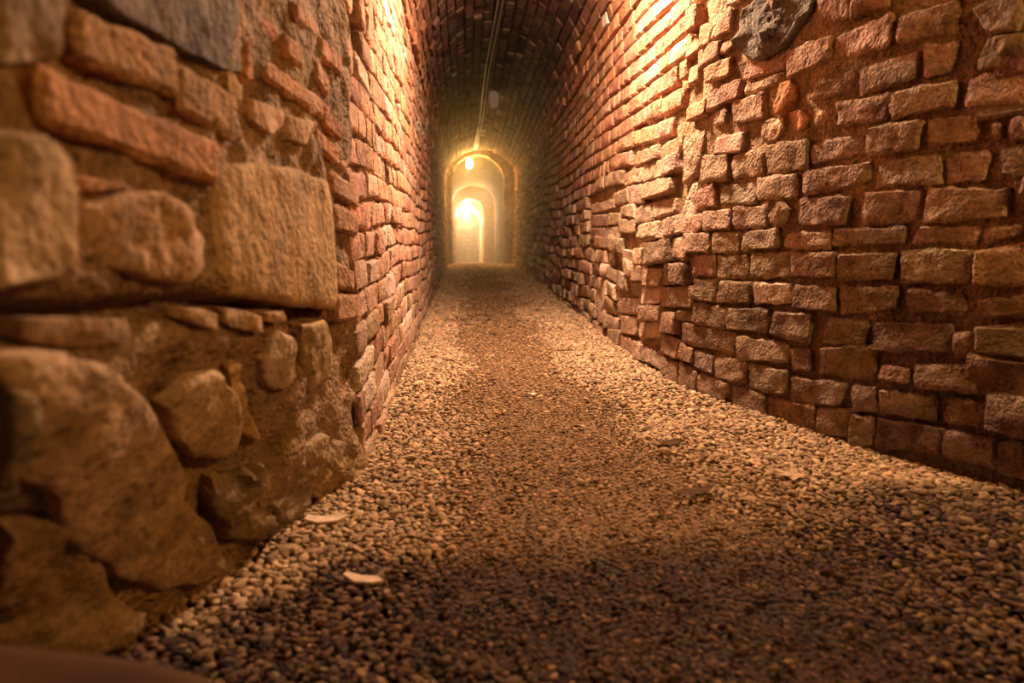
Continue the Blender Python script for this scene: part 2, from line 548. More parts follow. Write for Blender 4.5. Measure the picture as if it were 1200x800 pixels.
K_ = (600, 130, 0.1875)   # the buckled courses above: crop 600-800 x 130-280
tr(K_, (740,475,835,455,845,575,740,580), (840,455,1020,415,1020,505,840,560), (790,610,885,580,885,690,785,705), (890,575,1020,540,1020,630,905,670),
   (845,335,970,300,970,405,845,450), (975,290,1050,265,1050,370,975,410), (715,395,785,350,790,445,715,470), (640,520,735,480,735,575,640,595),
   (505,585,640,550,645,605,510,640), (840,720,955,690,950,790,840,800), (960,680,1067,640,1067,760,960,790), (790,365,840,355,835,445,795,450),
   (785,260,850,240,850,315,785,350), (850,250,925,215,925,300,850,330), (735,590,780,580,780,670,735,660), (690,600,733,585,730,650,690,655),
   (500,650,605,650,600,720,505,720), (610,640,680,640,675,710,610,715), (690,680,780,680,775,765,690,765), (500,735,590,730,590,800,505,800), (595,725,675,720,675,795,600,800))

pieces = []
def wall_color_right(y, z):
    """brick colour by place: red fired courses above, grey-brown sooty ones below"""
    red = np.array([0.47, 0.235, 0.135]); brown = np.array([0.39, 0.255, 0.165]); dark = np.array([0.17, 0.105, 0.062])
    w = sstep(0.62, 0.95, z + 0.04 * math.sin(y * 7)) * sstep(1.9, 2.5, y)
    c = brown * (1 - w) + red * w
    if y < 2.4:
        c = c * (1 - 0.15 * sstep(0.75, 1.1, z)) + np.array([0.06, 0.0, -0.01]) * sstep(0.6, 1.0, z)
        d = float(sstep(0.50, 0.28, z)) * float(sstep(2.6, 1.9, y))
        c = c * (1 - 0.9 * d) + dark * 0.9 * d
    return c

def unq(surf, quad):
    return [surf.unproject(*quad[k]) for k in (3, 2, 1, 0)]

centers = []
PALE = [(972, 348), (905, 342)]
for k, q in enumerate(TR):
    uv = unq(SR, q)
    c = np.mean(uv, 0)
    uv = [tuple(c + (np.array(p) - c) * 1.05) for p in uv]
    centers.append(c)
    pc = np.mean(q, 0)
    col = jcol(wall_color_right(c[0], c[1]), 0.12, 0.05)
    if min(math.hypot(pc[0] - a, pc[1] - b) for a, b in PALE) < 14:
        col = np.array([0.56, 0.40, 0.27])
    buck = math.exp(-((c[0] - 2.35) / 0.35) ** 2)
    pr = 0.005 + 0.008 * rng.random() + 0.022 * buck * rng.random()
    # every brick stands a little askew
    t = (rng.normal(0, 0.0025), rng.normal(0, 0.0015) - 0.004 * buck)
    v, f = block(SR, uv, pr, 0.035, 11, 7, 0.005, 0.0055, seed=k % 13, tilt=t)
    pieces.append((v, f, col))

# courses further along the wall
TRP = [np.array(q) for q in TR]
TRB = np.array([[q[:, 0].min(), q[:, 0].max(), q[:, 1].min(), q[:, 1].max()] for q in TRP])
def near_traced(px, py):
    return bool(((px > TRB[:, 0] - 3) & (px < TRB[:, 1] + 3) & (py > TRB[:, 2] - 3) & (py < TRB[:, 3] + 3)).any())

h = 0.0725
z0 = -0.035
for k in range(21):
    y = 0.40 + 0.11 * (k % 2) + 0.06 * rng.random()
    while y < 10.95:
        L = 0.215 if rng.random() < 0.62 else 0.108
        L *= 1 + rng.normal(0, 0.05)
        ya, yb = y + 0.005, y + L - 0.005
        y += L
        yc = (ya + yb) / 2
        def wav(yy):
            return 0.012 * math.sin(yy * 1.9 + 1) + 0.006 * math.sin(yy * 5.1 + k) - 0.035 * math.exp(-((yy - 2.5) / 0.4) ** 2) * math.exp(-((k * h - .55) / .35) ** 2)
        za0, zb0 = z0 + k * h + wav(ya), z0 + k * h + wav(yb)
        zc = za0 + h / 2
        if zc + h / 2 > SPRING + 0.03:
            continue
        rough_zone = float(sstep(0.85, 0.6, zc + 0.06 * math.sin(yc * 3))) if yc < 6.2 else 1.0
        hole = rng.random()
        if hole < 0.012 + 0.035 * rough_zone:
            continue
        pq = project(np.array([[XR(yc, zc), yc, zc]]))[0]
        if near_traced(pq[0], pq[1]) or (800 < pq[0] < 1212 and -12 < pq[1] < 640 and pq[2] > 0):
            continue
        g = 0.004 + 0.003 * rng.random()
        quad = [(ya, za0 + g), (yb, zb0 + g), (yb, zb0 + h - g), (ya, za0 + h - g)]
        quad = [(a + rng.normal(0, 0.0015 + 0.003 * rough_zone), b + rng.normal(0, 0.001 + 0.003 * rough_zone)) for a, b in quad]
        pr = 0.007 + (0.003 + 0.014 * rough_zone) * rng.random() + (0.02 * rng.random() if rng.random() < 0.12 * rough_zone else 0)
        t = (rng.normal(0, 0.001 + 0.003 * rough_zone), rng.normal(0, 0.001 + 0.002 * rough_zone))
        col = jcol(wall_color_right(yc, zc), 0.16, 0.06)
        if yc > 6.2:
            col = jcol((0.33, 0.20, 0.12), 0.16, 0.05)
        if rng.random() < 0.10:
            col = jcol((0.52, 0.36, 0.25), 0.1, 0.04)
        if yc < 4.2:
            v, f = block(SR, quad, pr, 0.03, 5, 3, 0.007, 0.003 + 0.004 * rough_zone, seed=(k * 7) % 19, tilt=t)
        else:
            v, f = light_block(SR, quad, pr, 0.03, k, 0.003 + 0.005 * rough_zone, t)
        pieces.append((v, f, col))
place_pieces(pieces, 'brick', M_BRICK, wall_right)

# odd stones and plaster set in the right wall
def px_poly(surf, pts):
    return [surf.unproject(*p) for p in pts]
def set_stone(surf, parent, pts, prot, col, mat=M_STONE, name='stone', rough=0.012, seed=0, flat=0.55, label=None, nscale=9, nb=28):
    v, f = boulder(surf, px_poly(surf, pts), prot, 0.05, rough, seed, nb, flat, nscale)
    o = link_mesh(name, v, f, mat, parent, np.array(col), sharp=0.75)
    if label:
        o['label'] = label
    return o
set_stone(SR, wall_right, crop(800, 0, S, [(395,60),(480,-20),(700,-40),(850,-20),(830,90),(730,200),(660,300),(500,385),(410,350),(350,280),(370,180)]),
          0.022, (0.135, 0.11, 0.082), mat=M_ROCK, rough=0.018, seed=4, label='jagged grey rock lodged among the bricks', nscale=16)
set_stone(SR, wall_right, crop(1000, 0, S, [(760,60),(900,-10),(1060,-30),(1090,100),(1040,200),(900,215),(830,180)]), 0.012, (0.25, 0.165, 0.10), seed=5, rough=0.010)
set_stone(SR, wall_right, crop(1000, 0, S, [(850,250),(1000,215),(1090,210),(1090,400),(940,430),(780,445),(800,360)]), 0.012, (0.25, 0.165, 0.10), seed=6, rough=0.010)
set_stone(SR, wall_right, crop(800, 140, S, [(585,600),(650,510),(690,560),(665,640),(640,675),(595,655)]), 0.026, (0.34, 0.22, 0.14), seed=7, nb=16, rough=0.004)
set_stone(SR, wall_right, crop(800, 140, S, [(20,560),(70,400),(100,390),(95,600),(70,700),(20,690),(-20,640)]), 0.009, (0.62, 0.48, 0.36), mat=M_MORTAR, name='plaster_patch',
          seed=8, rough=0.006, label='pale lime plaster smear', nb=20)
set_stone(SR, wall_right, [(700,345),(706,328),(710,322),(712,345),(708,365),(701,374),(698,360)], 0.012, (0.6, 0.46, 0.34), mat=M_MORTAR, name='plaster_patch', seed=9, rough=0.006, nb=16)
set_stone(SR, wall_right, crop(800, 0, S, [(640,520),(690,500),(720,560),(700,660),(640,720),(590,720),(610,640)]), 0.02, (0.50, 0.22, 0.085), seed=10, rough=0.012, nb=18, name='broken_brick')
set_stone(SR, wall_right, crop(800, 0, S, [(690,700),(760,690),(800,760),(770,820),(690,820)]), 0.014, (0.42, 0.16, 0.07), seed=11, rough=0.012, nb=16, name='broken_brick')
set_stone(SR, wall_right, crop(800, 0, S, [(500,790),(560,740),(640,730),(650,790),(600,880),(520,900)]), 0.010, (0.50, 0.33, 0.2), seed=12, rough=0.010, nb=18, mat=M_MORTAR, name='mortar_lump')
set_stone(SR, wall_right, crop(800, 140, S, [(10,120),(80,60),(150,60),(140,200),(100,330),(40,420),(0,380)]), 0.010, (0.42, 0.28, 0.18), seed=13, rough=0.014, nb=20, mat=M_MORTAR, name='mortar_lump')

# ------------------------------------------------------------------ left wall (brick) beyond the stone pier
P_, f_ = sheet(SL, PIER_Y - .02, 11.1, -0.06, SPRING + .02, 520, 120, 0.009, 0.012, 11, 31)
wall_left = link_mesh('wall_left', P_, f_, M_MORTAR, None, mortar_tint(P_, (0.30, 0.18, 0.10), 5))
wall_left['kind'] = 'structure'
wall_left['label'] = 'left brick wall of the tunnel running toward the lit doorway, heavily weathered'
pieces = []
h = 0.066
for k in range(23):
    y = PIER_Y + 0.0 - 0.1 * rng.random()
    while y < 10.95:
        L = 0.205 if rng.random() < 0.5 else 0.105
        L *= 1 + rng.normal(0, 0.10)
        ya, yb = max(y, PIER_Y - 0.01) + 0.003, y + L - 0.003
        y += L
        if yb - ya < 0.04:
            continue
        yc = (ya + yb) / 2
        wav = lambda yy: 0.012 * math.sin(yy * 2.3 + 2) + 0.006 * math.sin(yy * 6 + k)
        za, zb = -0.03 + k * h + wav(ya), -0.03 + k * h + wav(yb)
        zc = za + h / 2
        if zc + h / 2 > SPRING + 0.03:
            continue
        if rng.random() < 0.05:
            continue
        g = 0.002 + 0.004 * rng.random()
        quad = [(ya, za + g), (yb, zb + g), (yb, zb + h - g), (ya, za + h - g)]
        quad = [(a + rng.normal(0, 0.0025), b + rng.normal(0, 0.0028)) for a, b in quad]
        pr = 0.003 + 0.006 * rng.random() + (0.010 * rng.random() if rng.random() < 0.06 else 0)
        t = (rng.normal(0, 0.0015), rng.normal(0, 0.0015))
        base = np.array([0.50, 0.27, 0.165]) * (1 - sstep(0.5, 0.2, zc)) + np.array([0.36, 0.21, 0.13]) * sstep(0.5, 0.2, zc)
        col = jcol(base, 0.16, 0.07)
        if rng.random() < 0.12:
            col = jcol((0.52, 0.37, 0.27), 0.1, 0.04)
        if yc < 3.4:
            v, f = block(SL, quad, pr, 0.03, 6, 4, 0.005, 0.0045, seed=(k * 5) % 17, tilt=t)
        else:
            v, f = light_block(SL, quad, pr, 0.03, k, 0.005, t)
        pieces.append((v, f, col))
place_pieces(pieces, 'brick', M_BRICK, wall_left)

# ------------------------------------------------------------------ stone pier in the left foreground
_cr = np.array([SP.unproject(*p) for p in ((2, 388), (60, 384), (150, 374), (215, 366), (300, 370), (386, 367))])
_cr = _cr[np.argsort(_cr[:, 0])]
def pier_extra(a, b, P):
    zc = np.interp(a, _cr[:, 0], _cr[:, 1]) + 0.006 * vnoise(P, 14, 44)
    crack = np.exp(-((b - zc - 0.006) / 0.013) ** 2)
    low = sstep(0.40, 0.2, b)
    return 0.02 * low * vnoise(P, 7, 40) + 0.010 * low * vnoise(P, 19, 41) - 0.045 * crack
P_, f_ = sheet(SP, 0.1, PIER_Y + 0.01, -0.06, SPRING + .02, 180, 260, 0.001, 0.024, 13, 41, pier_extra)
wall_near = link_mesh('wall_front', P_, f_, M_MORTAR, None, mortar_tint(P_, (0.31, 0.19, 0.108), 6))
wall_near['kind'] = 'structure'
wall_near['label'] = 'near left pier of rough stones, boulders and odd bricks in dark mortar'
Q = 0.35
def pstone(pts, prot, col, **kw):
    return set_stone(SP, wall_near, pts, prot * 0.30 + 0.005, col, **{**kw, 'rough': kw.get('rough', .012) * 0.6})
def pc3(*p): return crop(0, 0, Q, p)
def pc4(*p): return crop(0, 250, Q, p)
def pc5(*p): return crop(0, 500, 0.375, p)
BR = (0.44, 0.215, 0.10)
ST = (0.40, 0.25, 0.14)
def pbrick(pts, prot, col, seed):
    uv = unq(SP, pts)
    v, f = block(SP, uv, prot * 0.5, 0.04, 14, 8, 0.006, 0.0035, seed=seed, nscale=22)
    return link_mesh('brick', v, f, M_BRICK, wall_near, np.array(col), sharp=0.7)
pbrick(pc3((200,20),(545,165),(550,330),(200,200)), 0.030, (0.46, 0.25, 0.12), 1)
pbrick(pc3((555,205),(760,320),(755,475),(550,365)), 0.028, (0.43, 0.24, 0.12), 2)
pbrick(pc3((45,210),(690,480),(690,625),(50,410)), 0.036, (0.46, 0.22, 0.105), 3)
pbrick(pc3((860,190),(1065,330),(1065,400),(860,265)), 0.022, (0.52, 0.25, 0.12), 4)
pbrick(pc3((798,110),(830,110),(825,280),(795,280)), 0.022, (0.50, 0.23, 0.09), 5)
pbrick(pc3((940,110),(1005,150),(1005,240),(940,190)), 0.018, (0.46, 0.22, 0.11), 6)
pbrick(pc3((845,60),(910,80),(915,140),(850,110)), 0.018, (0.50, 0.19, 0.09), 7)
pbrick(pc3((1070,340),(1160,440),(1160,505),(1070,420)), 0.018, (0.45, 0.20, 0.10), 8)
pbrick(pc3((1040,410),(1145,520),(1145,580),(1045,490)), 0.018, (0.46, 0.21, 0.10), 9)
pbrick(pc3((970,0),(1050,70),(1050,140),(970,60)), 0.018, (0.50, 0.24, 0.13), 10)
pbrick(pc3((1060,110),(1130,190),(1130,260),(1060,190)), 0.018, (0.48, 0.23, 0.12), 11)
pbrick(pc3((1040,190),(1090,250),(1090,330),(1040,270)), 0.018, (0.46, 0.22, 0.12), 12)
pbrick(pc3((215,585),(400,600),(395,645),(225,655)), 0.022, (0.40, 0.19, 0.09), 13)
pbrick(pc3((1100,570),(1190,640),(1190,700),(1100,650)), 0.018, (0.44, 0.21, 0.11), 14)
pbrick(pc3((1110,680),(1185,720),(1185,790),(1110,770)), 0.018, (0.40, 0.21, 0.11), 15)
pbrick(pc4((1115,160),(1175,190),(1175,260),(1115,250)), 0.018, (0.40, 0.21, 0.11), 16)
pbrick(pc4((1115,270),(1185,270),(1185,350),(1115,365)), 0.018, (0.40, 0.22, 0.12), 17)
pstone(pc3((-60,-20),(200,-20),(190,100),(185,190),(100,215),(-60,225)), 0.020, (0.22, 0.15, 0.095), seed=20, label='dark stone at the upper left corner')
pstone(pc3((270,-20),(780,-20),(788,150),(785,250),(720,240),(540,150),(330,35)), 0.024, (0.155, 0.125, 0.105), seed=21, flat=0.9, rough=0.009, label='flat dark grey stone', nb=36)
pstone(pc3((725,250),(760,250),(788,295),(780,345),(730,315)), 0.02, (0.42, 0.25, 0.10), seed=22, nb=16, rough=0.006)
pstone(pc3((815,330),(870,345),(925,370),(922,420),(880,455),(815,400)), 0.026, (0.46, 0.26, 0.15), seed=23, nb=20, rough=0.008)
pstone(pc3((935,385),(1035,405),(1010,490),(940,465)), 0.024, (0.44, 0.26, 0.15), seed=24, nb=18, rough=0.008)
pstone([(-30,150),(35,158),(60,180),(69,210),(74,300),(66,322),(35,334),(-30,342)], 0.040, (0.46, 0.31, 0.19), seed=25, flat=0.9, rough=0.012, label='large pale block at the left edge', nb=32)
pstone([(84,240),(120,225),(175,222),(205,240),(232,285),(236,318),(205,334),(160,325),(110,310),(88,290)], 0.036, (0.42, 0.25, 0.14), seed=26, flat=0.5, rough=0.022, nb=32, label='knobbly broken stone')
pstone([(245,215),(262,195),(300,188),(350,200),(381,216),(387,255),(389,362),(330,356),(258,345),(246,315),(240,260)], 0.030, (0.44, 0.27, 0.13), seed=27, flat=0.97, rough=0.006, nb=40, label='large tawny dressed stone block')
pstone(pc4((600,315),(660,318),(710,335),(715,390),(650,375),(600,355)), 0.026, (0.44, 0.27, 0.15), seed=28, nb=18, rough=0.007)
pstone(pc4((715,310),(790,320),(850,340),(860,395),(780,385),(720,370)), 0.026, (0.44, 0.27, 0.14), seed=29, nb=18, rough=0.007)
pstone(pc4((865,330),(925,322),(932,355),(868,362)), 0.024, (0.46, 0.28, 0.15), seed=30, nb=14, rough=0.004)
pstone(pc4((50,352),(200,345),(410,352),(415,430),(250,445),(60,432)), 0.024, (0.24, 0.135, 0.07), seed=31, nb=24, rough=0.010)
pstone([(-30,405),(50,402),(110,420),(165,470),(215,560),(190,625),(120,655),(60,640),(20,560),(-30,560)], 0.05, (0.42, 0.27, 0.165), seed=32, flat=0.45, rough=0.020, nb=44, nscale=6, label='huge smooth pinkish boulder')
pstone(pc4((545,640),(600,560),(660,520),(720,525),(765,610),(780,700),(765,785),(690,815),(610,800),(545,730)), 0.034, (0.50, 0.33, 0.19), seed=33, flat=0.7, rough=0.008, nb=32, label='rounded pale stone')
pstone(pc4((870,490),(895,420),(922,388),(960,410),(978,470),(968,560),(910,592),(872,560)), 0.028, (0.48, 0.33, 0.21), seed=34, flat=0.5, rough=0.010, nb=24, label='upright pale flake')
pstone(pc4((740,500),(790,480),(800,620),(840,720),(850,760),(790,730),(770,620)), 0.022, (0.44, 0.25, 0.09), seed=35, rough=0.010, nb=20)
pstone(pc4((985,370),(1070,350),(1095,420),(1085,560),(1010,600),(985,480)), 0.024, (0.38, 0.25, 0.12), seed=36, rough=0.012, nb=22)
pstone(pc5((640,150),(740,110),(860,85),(930,150),(950,210),(900,300),(790,350),(690,350),(640,260)), 0.040, (0.19, 0.125, 0.07), seed=37, flat=0.3, rough=0.03, nb=32, nscale=14, label='dark jagged rock near the gravel')
pstone(pc5((905,60),(1000,20),(1110,60),(1130,135),(1070,200),(1000,235),(935,200)), 0.035, (0.30, 0.19, 0.09), seed=38, flat=0.4, rough=0.022, nb=26, nscale=12)
pstone(pc5((290,330),(400,230),(540,215),(640,290),(670,380),(680,440),(590,490),(500,505),(410,470),(300,450)), 0.055, (0.36, 0.225, 0.125), seed=39, flat=0.4, rough=0.018, nb=34, nscale=8, label='brown boulder resting on the gravel')
pstone(pc5((-60,260),(150,240),(280,380),(330,520),(430,590),(400,660),(280,720),(120,700),(-60,690)), 0.05, (0.30, 0.19, 0.10), seed=40, flat=0.4, rough=0.022, nb=36, nscale=7, label='low mossy boulder in the bottom left')
pstone([(-30,440),(20,450),(60,500),(62,560),(30,590),(-30,590)], 0.052, (0.30, 0.225, 0.15), seed=43, flat=0.4, rough=0.016, nb=24, nscale=7)

pool = Pool()
for k in range(20):
    y = 0.2 - 0.1 * rng.random()
    while y < PIER_Y - 0.05:
        L = (0.22 if rng.random() < .6 else 0.12) * (1 + rng.normal(0, .08))
        ya, yb = y + .005, min(y + L - .005, PIER_Y - .005)
        y += L
        za = 0.55 + k * 0.07; zc = za + .035
        if za + .07 > SPRING or yb - ya < .04:
            continue
        pts = project(np.array([[XP(a, b), a, b] for a in (ya, yb) for b in (za, za + .07)]))
        if (pts[:, 1] > -6).any() and (pts[:, 0] > -20).any() and (pts[:, 2] > .05).any():
            continue
        quad = [(ya, za + .004), (yb, za + .004), (yb, za + .066), (ya, za + .066)]
        v, f = block(SP, quad, 0.006 + .008 * rng.random(), 0.03, 4, 3, 0.006, 0.004, seed=k)
        pool.add(v, f, jcol((0.44, 0.23, 0.12), .15, .05))
pool.build('brickwork', M_BRICK, wall_near)

# ------------------------------------------------------------------ barrel vault
P_, f_ = sheet(SV, 0, math.pi, 0.9, 11.1, 90, 220, 0.004, 0.012, 8, 51)
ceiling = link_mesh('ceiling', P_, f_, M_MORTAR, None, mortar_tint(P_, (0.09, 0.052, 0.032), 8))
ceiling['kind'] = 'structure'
ceiling['label'] = 'dark sooty brick barrel vault over the tunnel'
pieces = []
nth = 23
for k in range(nth):
    y = 1.0 + 0.11 * (k % 2)
    t0, t1 = math.pi * k / nth, math.pi * (k + 1) / nth
    while y < 10.95:
        L = 0.218 * (1 + rng.normal(0, 0.05)) if rng.random() < .7 else 0.11
        ya, yb = y + 0.005, y + L - 0.005
        y += L
        if rng.random() < 0.03:
            continue
        gt = 0.008 + 0.004 * rng.random()
        quad = [(t0 + gt, ya), (t0 + gt, yb), (t1 - gt, yb), (t1 - gt, ya)]
        # seen from below the ring order keeps faces outward either way
        pr = 0.010 + 0.010 * rng.random() + (0.016 * rng.random() if rng.random() < 0.08 else 0)
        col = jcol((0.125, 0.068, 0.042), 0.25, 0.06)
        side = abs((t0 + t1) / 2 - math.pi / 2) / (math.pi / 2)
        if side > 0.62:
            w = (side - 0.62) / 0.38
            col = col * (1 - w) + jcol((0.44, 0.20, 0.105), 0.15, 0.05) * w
        if rng.random() < 0.02:
            col = jcol((0.5, 0.42, 0.34), 0.1, 0.03)
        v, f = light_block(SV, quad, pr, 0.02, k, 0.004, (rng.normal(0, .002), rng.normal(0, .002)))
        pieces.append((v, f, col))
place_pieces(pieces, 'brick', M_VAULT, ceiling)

# ------------------------------------------------------------------ the tunnel goes on behind the viewer (plain shell, closes the space)
def box_mesh(name, lo, hi, mat, tint=None, parent=None, kind=None):
    x0, y0, z0 = lo; x1, y1, z1 = hi
    v = [(x0,y0,z0),(x1,y0,z0),(x1,y1,z0),(x0,y1,z0),(x0,y0,z1),(x1,y0,z1),(x1,y1,z1),(x0,y1,z1)]
    f = [[0,3,2,1],[4,5,6,7],[0,1,5,4],[1,2,6,5],[2,3,7,6],[3,0,4,7]]
    return link_mesh(name, v, f, mat, parent, tint, smooth=False, kind=kind)

# ------------------------------------------------------------------ doorways at the far end
def arch_pts(x0, x1, zb, zs, n=16):
    """outline of an arched opening, left foot to right foot"""
    xc, r = (x0 + x1) / 2, (x1 - x0) / 2
    pts = [(x0, zb), (x0, zb + (zs - zb) * .33), (x0, zb + (zs - zb) * .66)]
    for i in range(n + 1):
        a = math.pi - math.pi * i / n
        pts.append((xc + r * math.cos(a), zs + r * math.sin(a)))
    pts += [(x1, zb + (zs - zb) * .66), (x1, zb + (zs - zb) * .33), (x1, zb)]
    return pts

def arched_wall(name, y0, y1, ox0, ox1, zb, zs, wx0, wx1, wz, mat, tint, label):
    """a cross wall with an arched opening; front, reveal and back"""
    inner = arch_pts(ox0, ox1, zb, zs, 20)
    outer = []
    n = len(inner)
    for i, (x, z) in enumerate(inner):
        if i < 3:
            outer.append((wx0, z))
        elif i > n - 4:
            outer.append((wx1, z))
        else:
            a = math.pi - math.pi * (i - 3) / 20
            xc = (ox0 + ox1) / 2
            c, s_ = math.cos(a), math.sin(a)
            k = min(abs((wx0 - xc) / c) if c < -1e-6 else 1e9, abs((wx1 - xc) / c) if c > 1e-6 else 1e9, (wz - zs) / s_ if s_ > 1e-6 else 1e9)
            outer.append((xc + c * k, zs + s_ * k))
    V, Fc = [], []
    for yy in (y0, y1):
        for p in inner: V.append((p[0], yy, p[1]))
        for p in outer: V.append((p[0], yy, p[1]))
    V = np.array(V, float)
    V[:, :] += 0.012 * np.stack([vnoise(V, 5, 60), 0 * V[:, 0], vnoise(V, 5, 61)], -1)
    for i in range(n - 1):
        Fc.append([i, i + 1, n + i + 1, n + i])
        Fc.append([2 * n + i, 3 * n + i, 3 * n + i + 1, 2 * n + i + 1])
        Fc.append([i, 2 * n + i, 2 * n + i + 1, i + 1])
        Fc.append([n + i, n + i + 1, 3 * n + i + 1, 3 * n + i])
    o = link_mesh(name, V, Fc, mat, None, np.array(tint), smooth=False)
    o['kind'] = 'structure'; o['label'] = label
    return o

def voussoirs(parent, y, ox0, ox1, zb, zs, wid, thick, col, nring, njamb):
    """ring of arch bricks and jamb stones round an opening"""
    xc, r = (ox0 + ox1) / 2, (ox1 - ox0) / 2
    def brick8(c8):
        link_mesh('arch_brick', np.array(c8), [[0,1,2,3],[7,6,5,4],[0,4,5,1],[1,5,6,2],[2,6,7,3],[3,7,4,0]], M_BRICK, parent, jcol(col, .12, .04), smooth=False)
    for i in range(nring):
        a0, a1 = math.pi * (i + 0.06) / nring, math.pi * (i + 0.94) / nring
        w = wid * (1 + rng.normal(0, .06)); d = thick * (1 + rng.normal(0, .2)); ri = r - 0.015 + rng.normal(0, .004)
        c = []
        for yy in (y - d, y + 0.05):
            for aa, rr in ((a0, ri), (a1, ri), (a1, ri + w), (a0, ri + w)):
                c.append((xc + rr * math.cos(aa), yy, zs + rr * math.sin(aa)))
        brick8(c)
    hz = (zs - zb) / njamb
    for sgn, xx in ((-1, ox0), (1, ox1)):
        for i in range(njamb):
            w = wid * (0.8 + 0.25 * (i % 2)) * (1 + rng.normal(0, .05)); d = thick * (1 + rng.normal(0, .2))
            xi = xx - sgn * (0.015 + rng.normal(0, .004)); xo = xx + sgn * w
            za, zb_ = zb + i * hz + .004, zb + (i + 1) * hz - .004
            c = [(xi, y - d, za), (xo, y - d, za), (xo, y - d, zb_), (xi, y - d, zb_), (xi, y + .05, za), (xo, y + .05, za), (xo, y + .05, zb_), (xi, y + .05, zb_)]
            brick8(c)

FZ = lambda y: -0.034 * max(0, y - DOOR_Y)
w1 = arched_wall('wall_back', DOOR_Y, DOOR_Y + .35, -0.205, 0.645, -0.08, 1.30, -0.6, 1.1, 2.15, M_MORTAR, (0.34, 0.22, 0.12), 'cross wall with the first round-arched doorway at the end of the tunnel')
voussoirs(w1, DOOR_Y, -0.205, 0.645, 0.0, 1.30, 0.07, 0.008, (0.30, 0.19, 0.10), 17, 13)
# chamber beyond the first doorway
def passage(names, y0, y1, x0, x1, zs0, rise, tint, seed):
    ny = int((y1 - y0) / 0.10) + 2
    class W:
        def __init__(s, x, sg): s.x, s.sg = x, sg
        def pos(s, a, b): return np.stack([s.x + 0 * a, a, b + np.array([FZ(q) for q in a])], -1)
        def nrm(s, a, b): return np.stack([s.sg + 0 * a, 0 * a, 0 * a], -1)
    class VV:
        def pos(s, a, b):
            return np.stack([(x0 + x1) / 2 + (x1 - x0) / 2 * np.cos(a), b, zs0 + rise * np.sin(a) + np.array([FZ(q) for q in b])], -1)
        def nrm(s, a, b): return np.stack([-np.cos(a), 0 * a, -np.sin(a)], -1)
    for nm, sf, r in ((names[0], W(x0, 1), (-.05, zs0)), (names[1], W(x1, -1), (-.05, zs0))):
        P, f = sheet(sf, y0, y1, r[0], r[1], ny, 30, 0, 0.035, 5, seed)
        o = link_mesh(nm, P, f, M_STONE, None, mortar_tint(P, tint, seed)); o['kind'] = 'structure'
    P, f = sheet(VV(), 0, math.pi, y0, y1, 24, ny, 0, 0.03, 5, seed + 1)
    o = link_mesh(names[2], P, f, M_STONE, None, mortar_tint(P, tint, seed + 2)); o['kind'] = 'structure'
passage(('wall_left', 'wall_right', 'ceiling'), DOOR_Y + .3, 17.05, -0.30, 0.74, 1.36, 0.50, (0.20, 0.118, 0.062), 71)
z17, z25 = FZ(17), FZ(25)
w2 = arched_wall('wall_back', 17.0, 17.3, -0.23, 0.49, z17 - .06, z17 + 1.20, -0.7, 1.1, z17 + 2.0, M_MORTAR, (0.40, 0.26, 0.15), 'second cross wall with a lower arched doorway, glowing beyond the first')
voussoirs(w2, 17.0, -0.23, 0.49, z17, z17 + 1.20, 0.07, 0.008, (0.46, 0.30, 0.17), 13, 12)
passage(('wall_left', 'wall_right', 'ceiling'), 17.25, 25.05, -0.30, 0.49, 1.22, 0.36, (0.44, 0.32, 0.21), 81)
# end wall of coursed stones
ew = box_mesh('wall_back', (-0.6, 25.06, z25 - .1), (0.9, 25.3, z25 + 2.0), M_MORTAR, np.array((0.36, 0.25, 0.15)))
ew['kind'] = 'structure'; ew['label'] = 'pale coursed stone wall closing the far end'
zz = z25 - 0.05
while zz < z25 + 1.6:
    hh = 0.12 + 0.06 * rng.random()
    xx = -0.55
    while xx < 0.8:
        ll = 0.16 + 0.16 * rng.random()
        dd = 0.03 + 0.03 * rng.random()
        a, b, c, d = xx + .008, xx + ll - .008, zz + .008, zz + hh - .008
        v = [(a, 25.08, c), (b, 25.08, c), (b, 25.08, d), (a, 25.08, d)]
        i = 0.012
        v += [(a + i, 25.06 - dd, c + i), (b - i, 25.06 - dd, c + i), (b - i, 25.06 - dd, d - i), (a + i, 25.06 - dd, d - i)]
        link_mesh('stone', np.array(v), [[3,2,1,0],[4,5,6,7],[0,1,5,4],[1,2,6,5],[2,3,7,6],[3,0,4,7]], M_STONE, ew, jcol((0.50, 0.38, 0.26), .12, .04), smooth=False)
        xx += ll
    zz += hh

# ------------------------------------------------------------------ gravel floor
gx, gy = np.meshgrid(np.linspace(-0.75, 1.9, 120), np.concatenate([np.linspace(-3, 0.3, 20), np.linspace(0.35, 6, 240), np.linspace(6.1, 25.2, 120)]), indexing='ij')
na, nb_ = gx.shape
P_ = np.stack([gx.ravel(), gy.ravel(), floor_z(gx.ravel(), gy.ravel()) - 0.006], -1)
idx = np.arange(na * nb_).reshape(na, nb_)
f_ = np.stack([idx[:-1, :-1], idx[1:, :-1], idx[1:, 1:], idx[:-1, 1:]], -1).reshape(-1, 4)
_shade_k = shade_patch(P_[:, 0], P_[:, 1])[:, None] * 0.9  # same painted foreground shadow, for the floor base tint
floor = link_mesh('floor', P_, f_, M_DIRT, None, np.array([[0.20, 0.112, 0.053]]) * (1 - _shade_k) + np.array([[0.035, 0.019, 0.010]]) * _shade_k, origin=(0, 0, 0))
floor['kind'] = 'structure'
floor['label'] = 'gravel floor of the tunnel, pale loose pebbles at the edges and trodden brown grit in the middle'

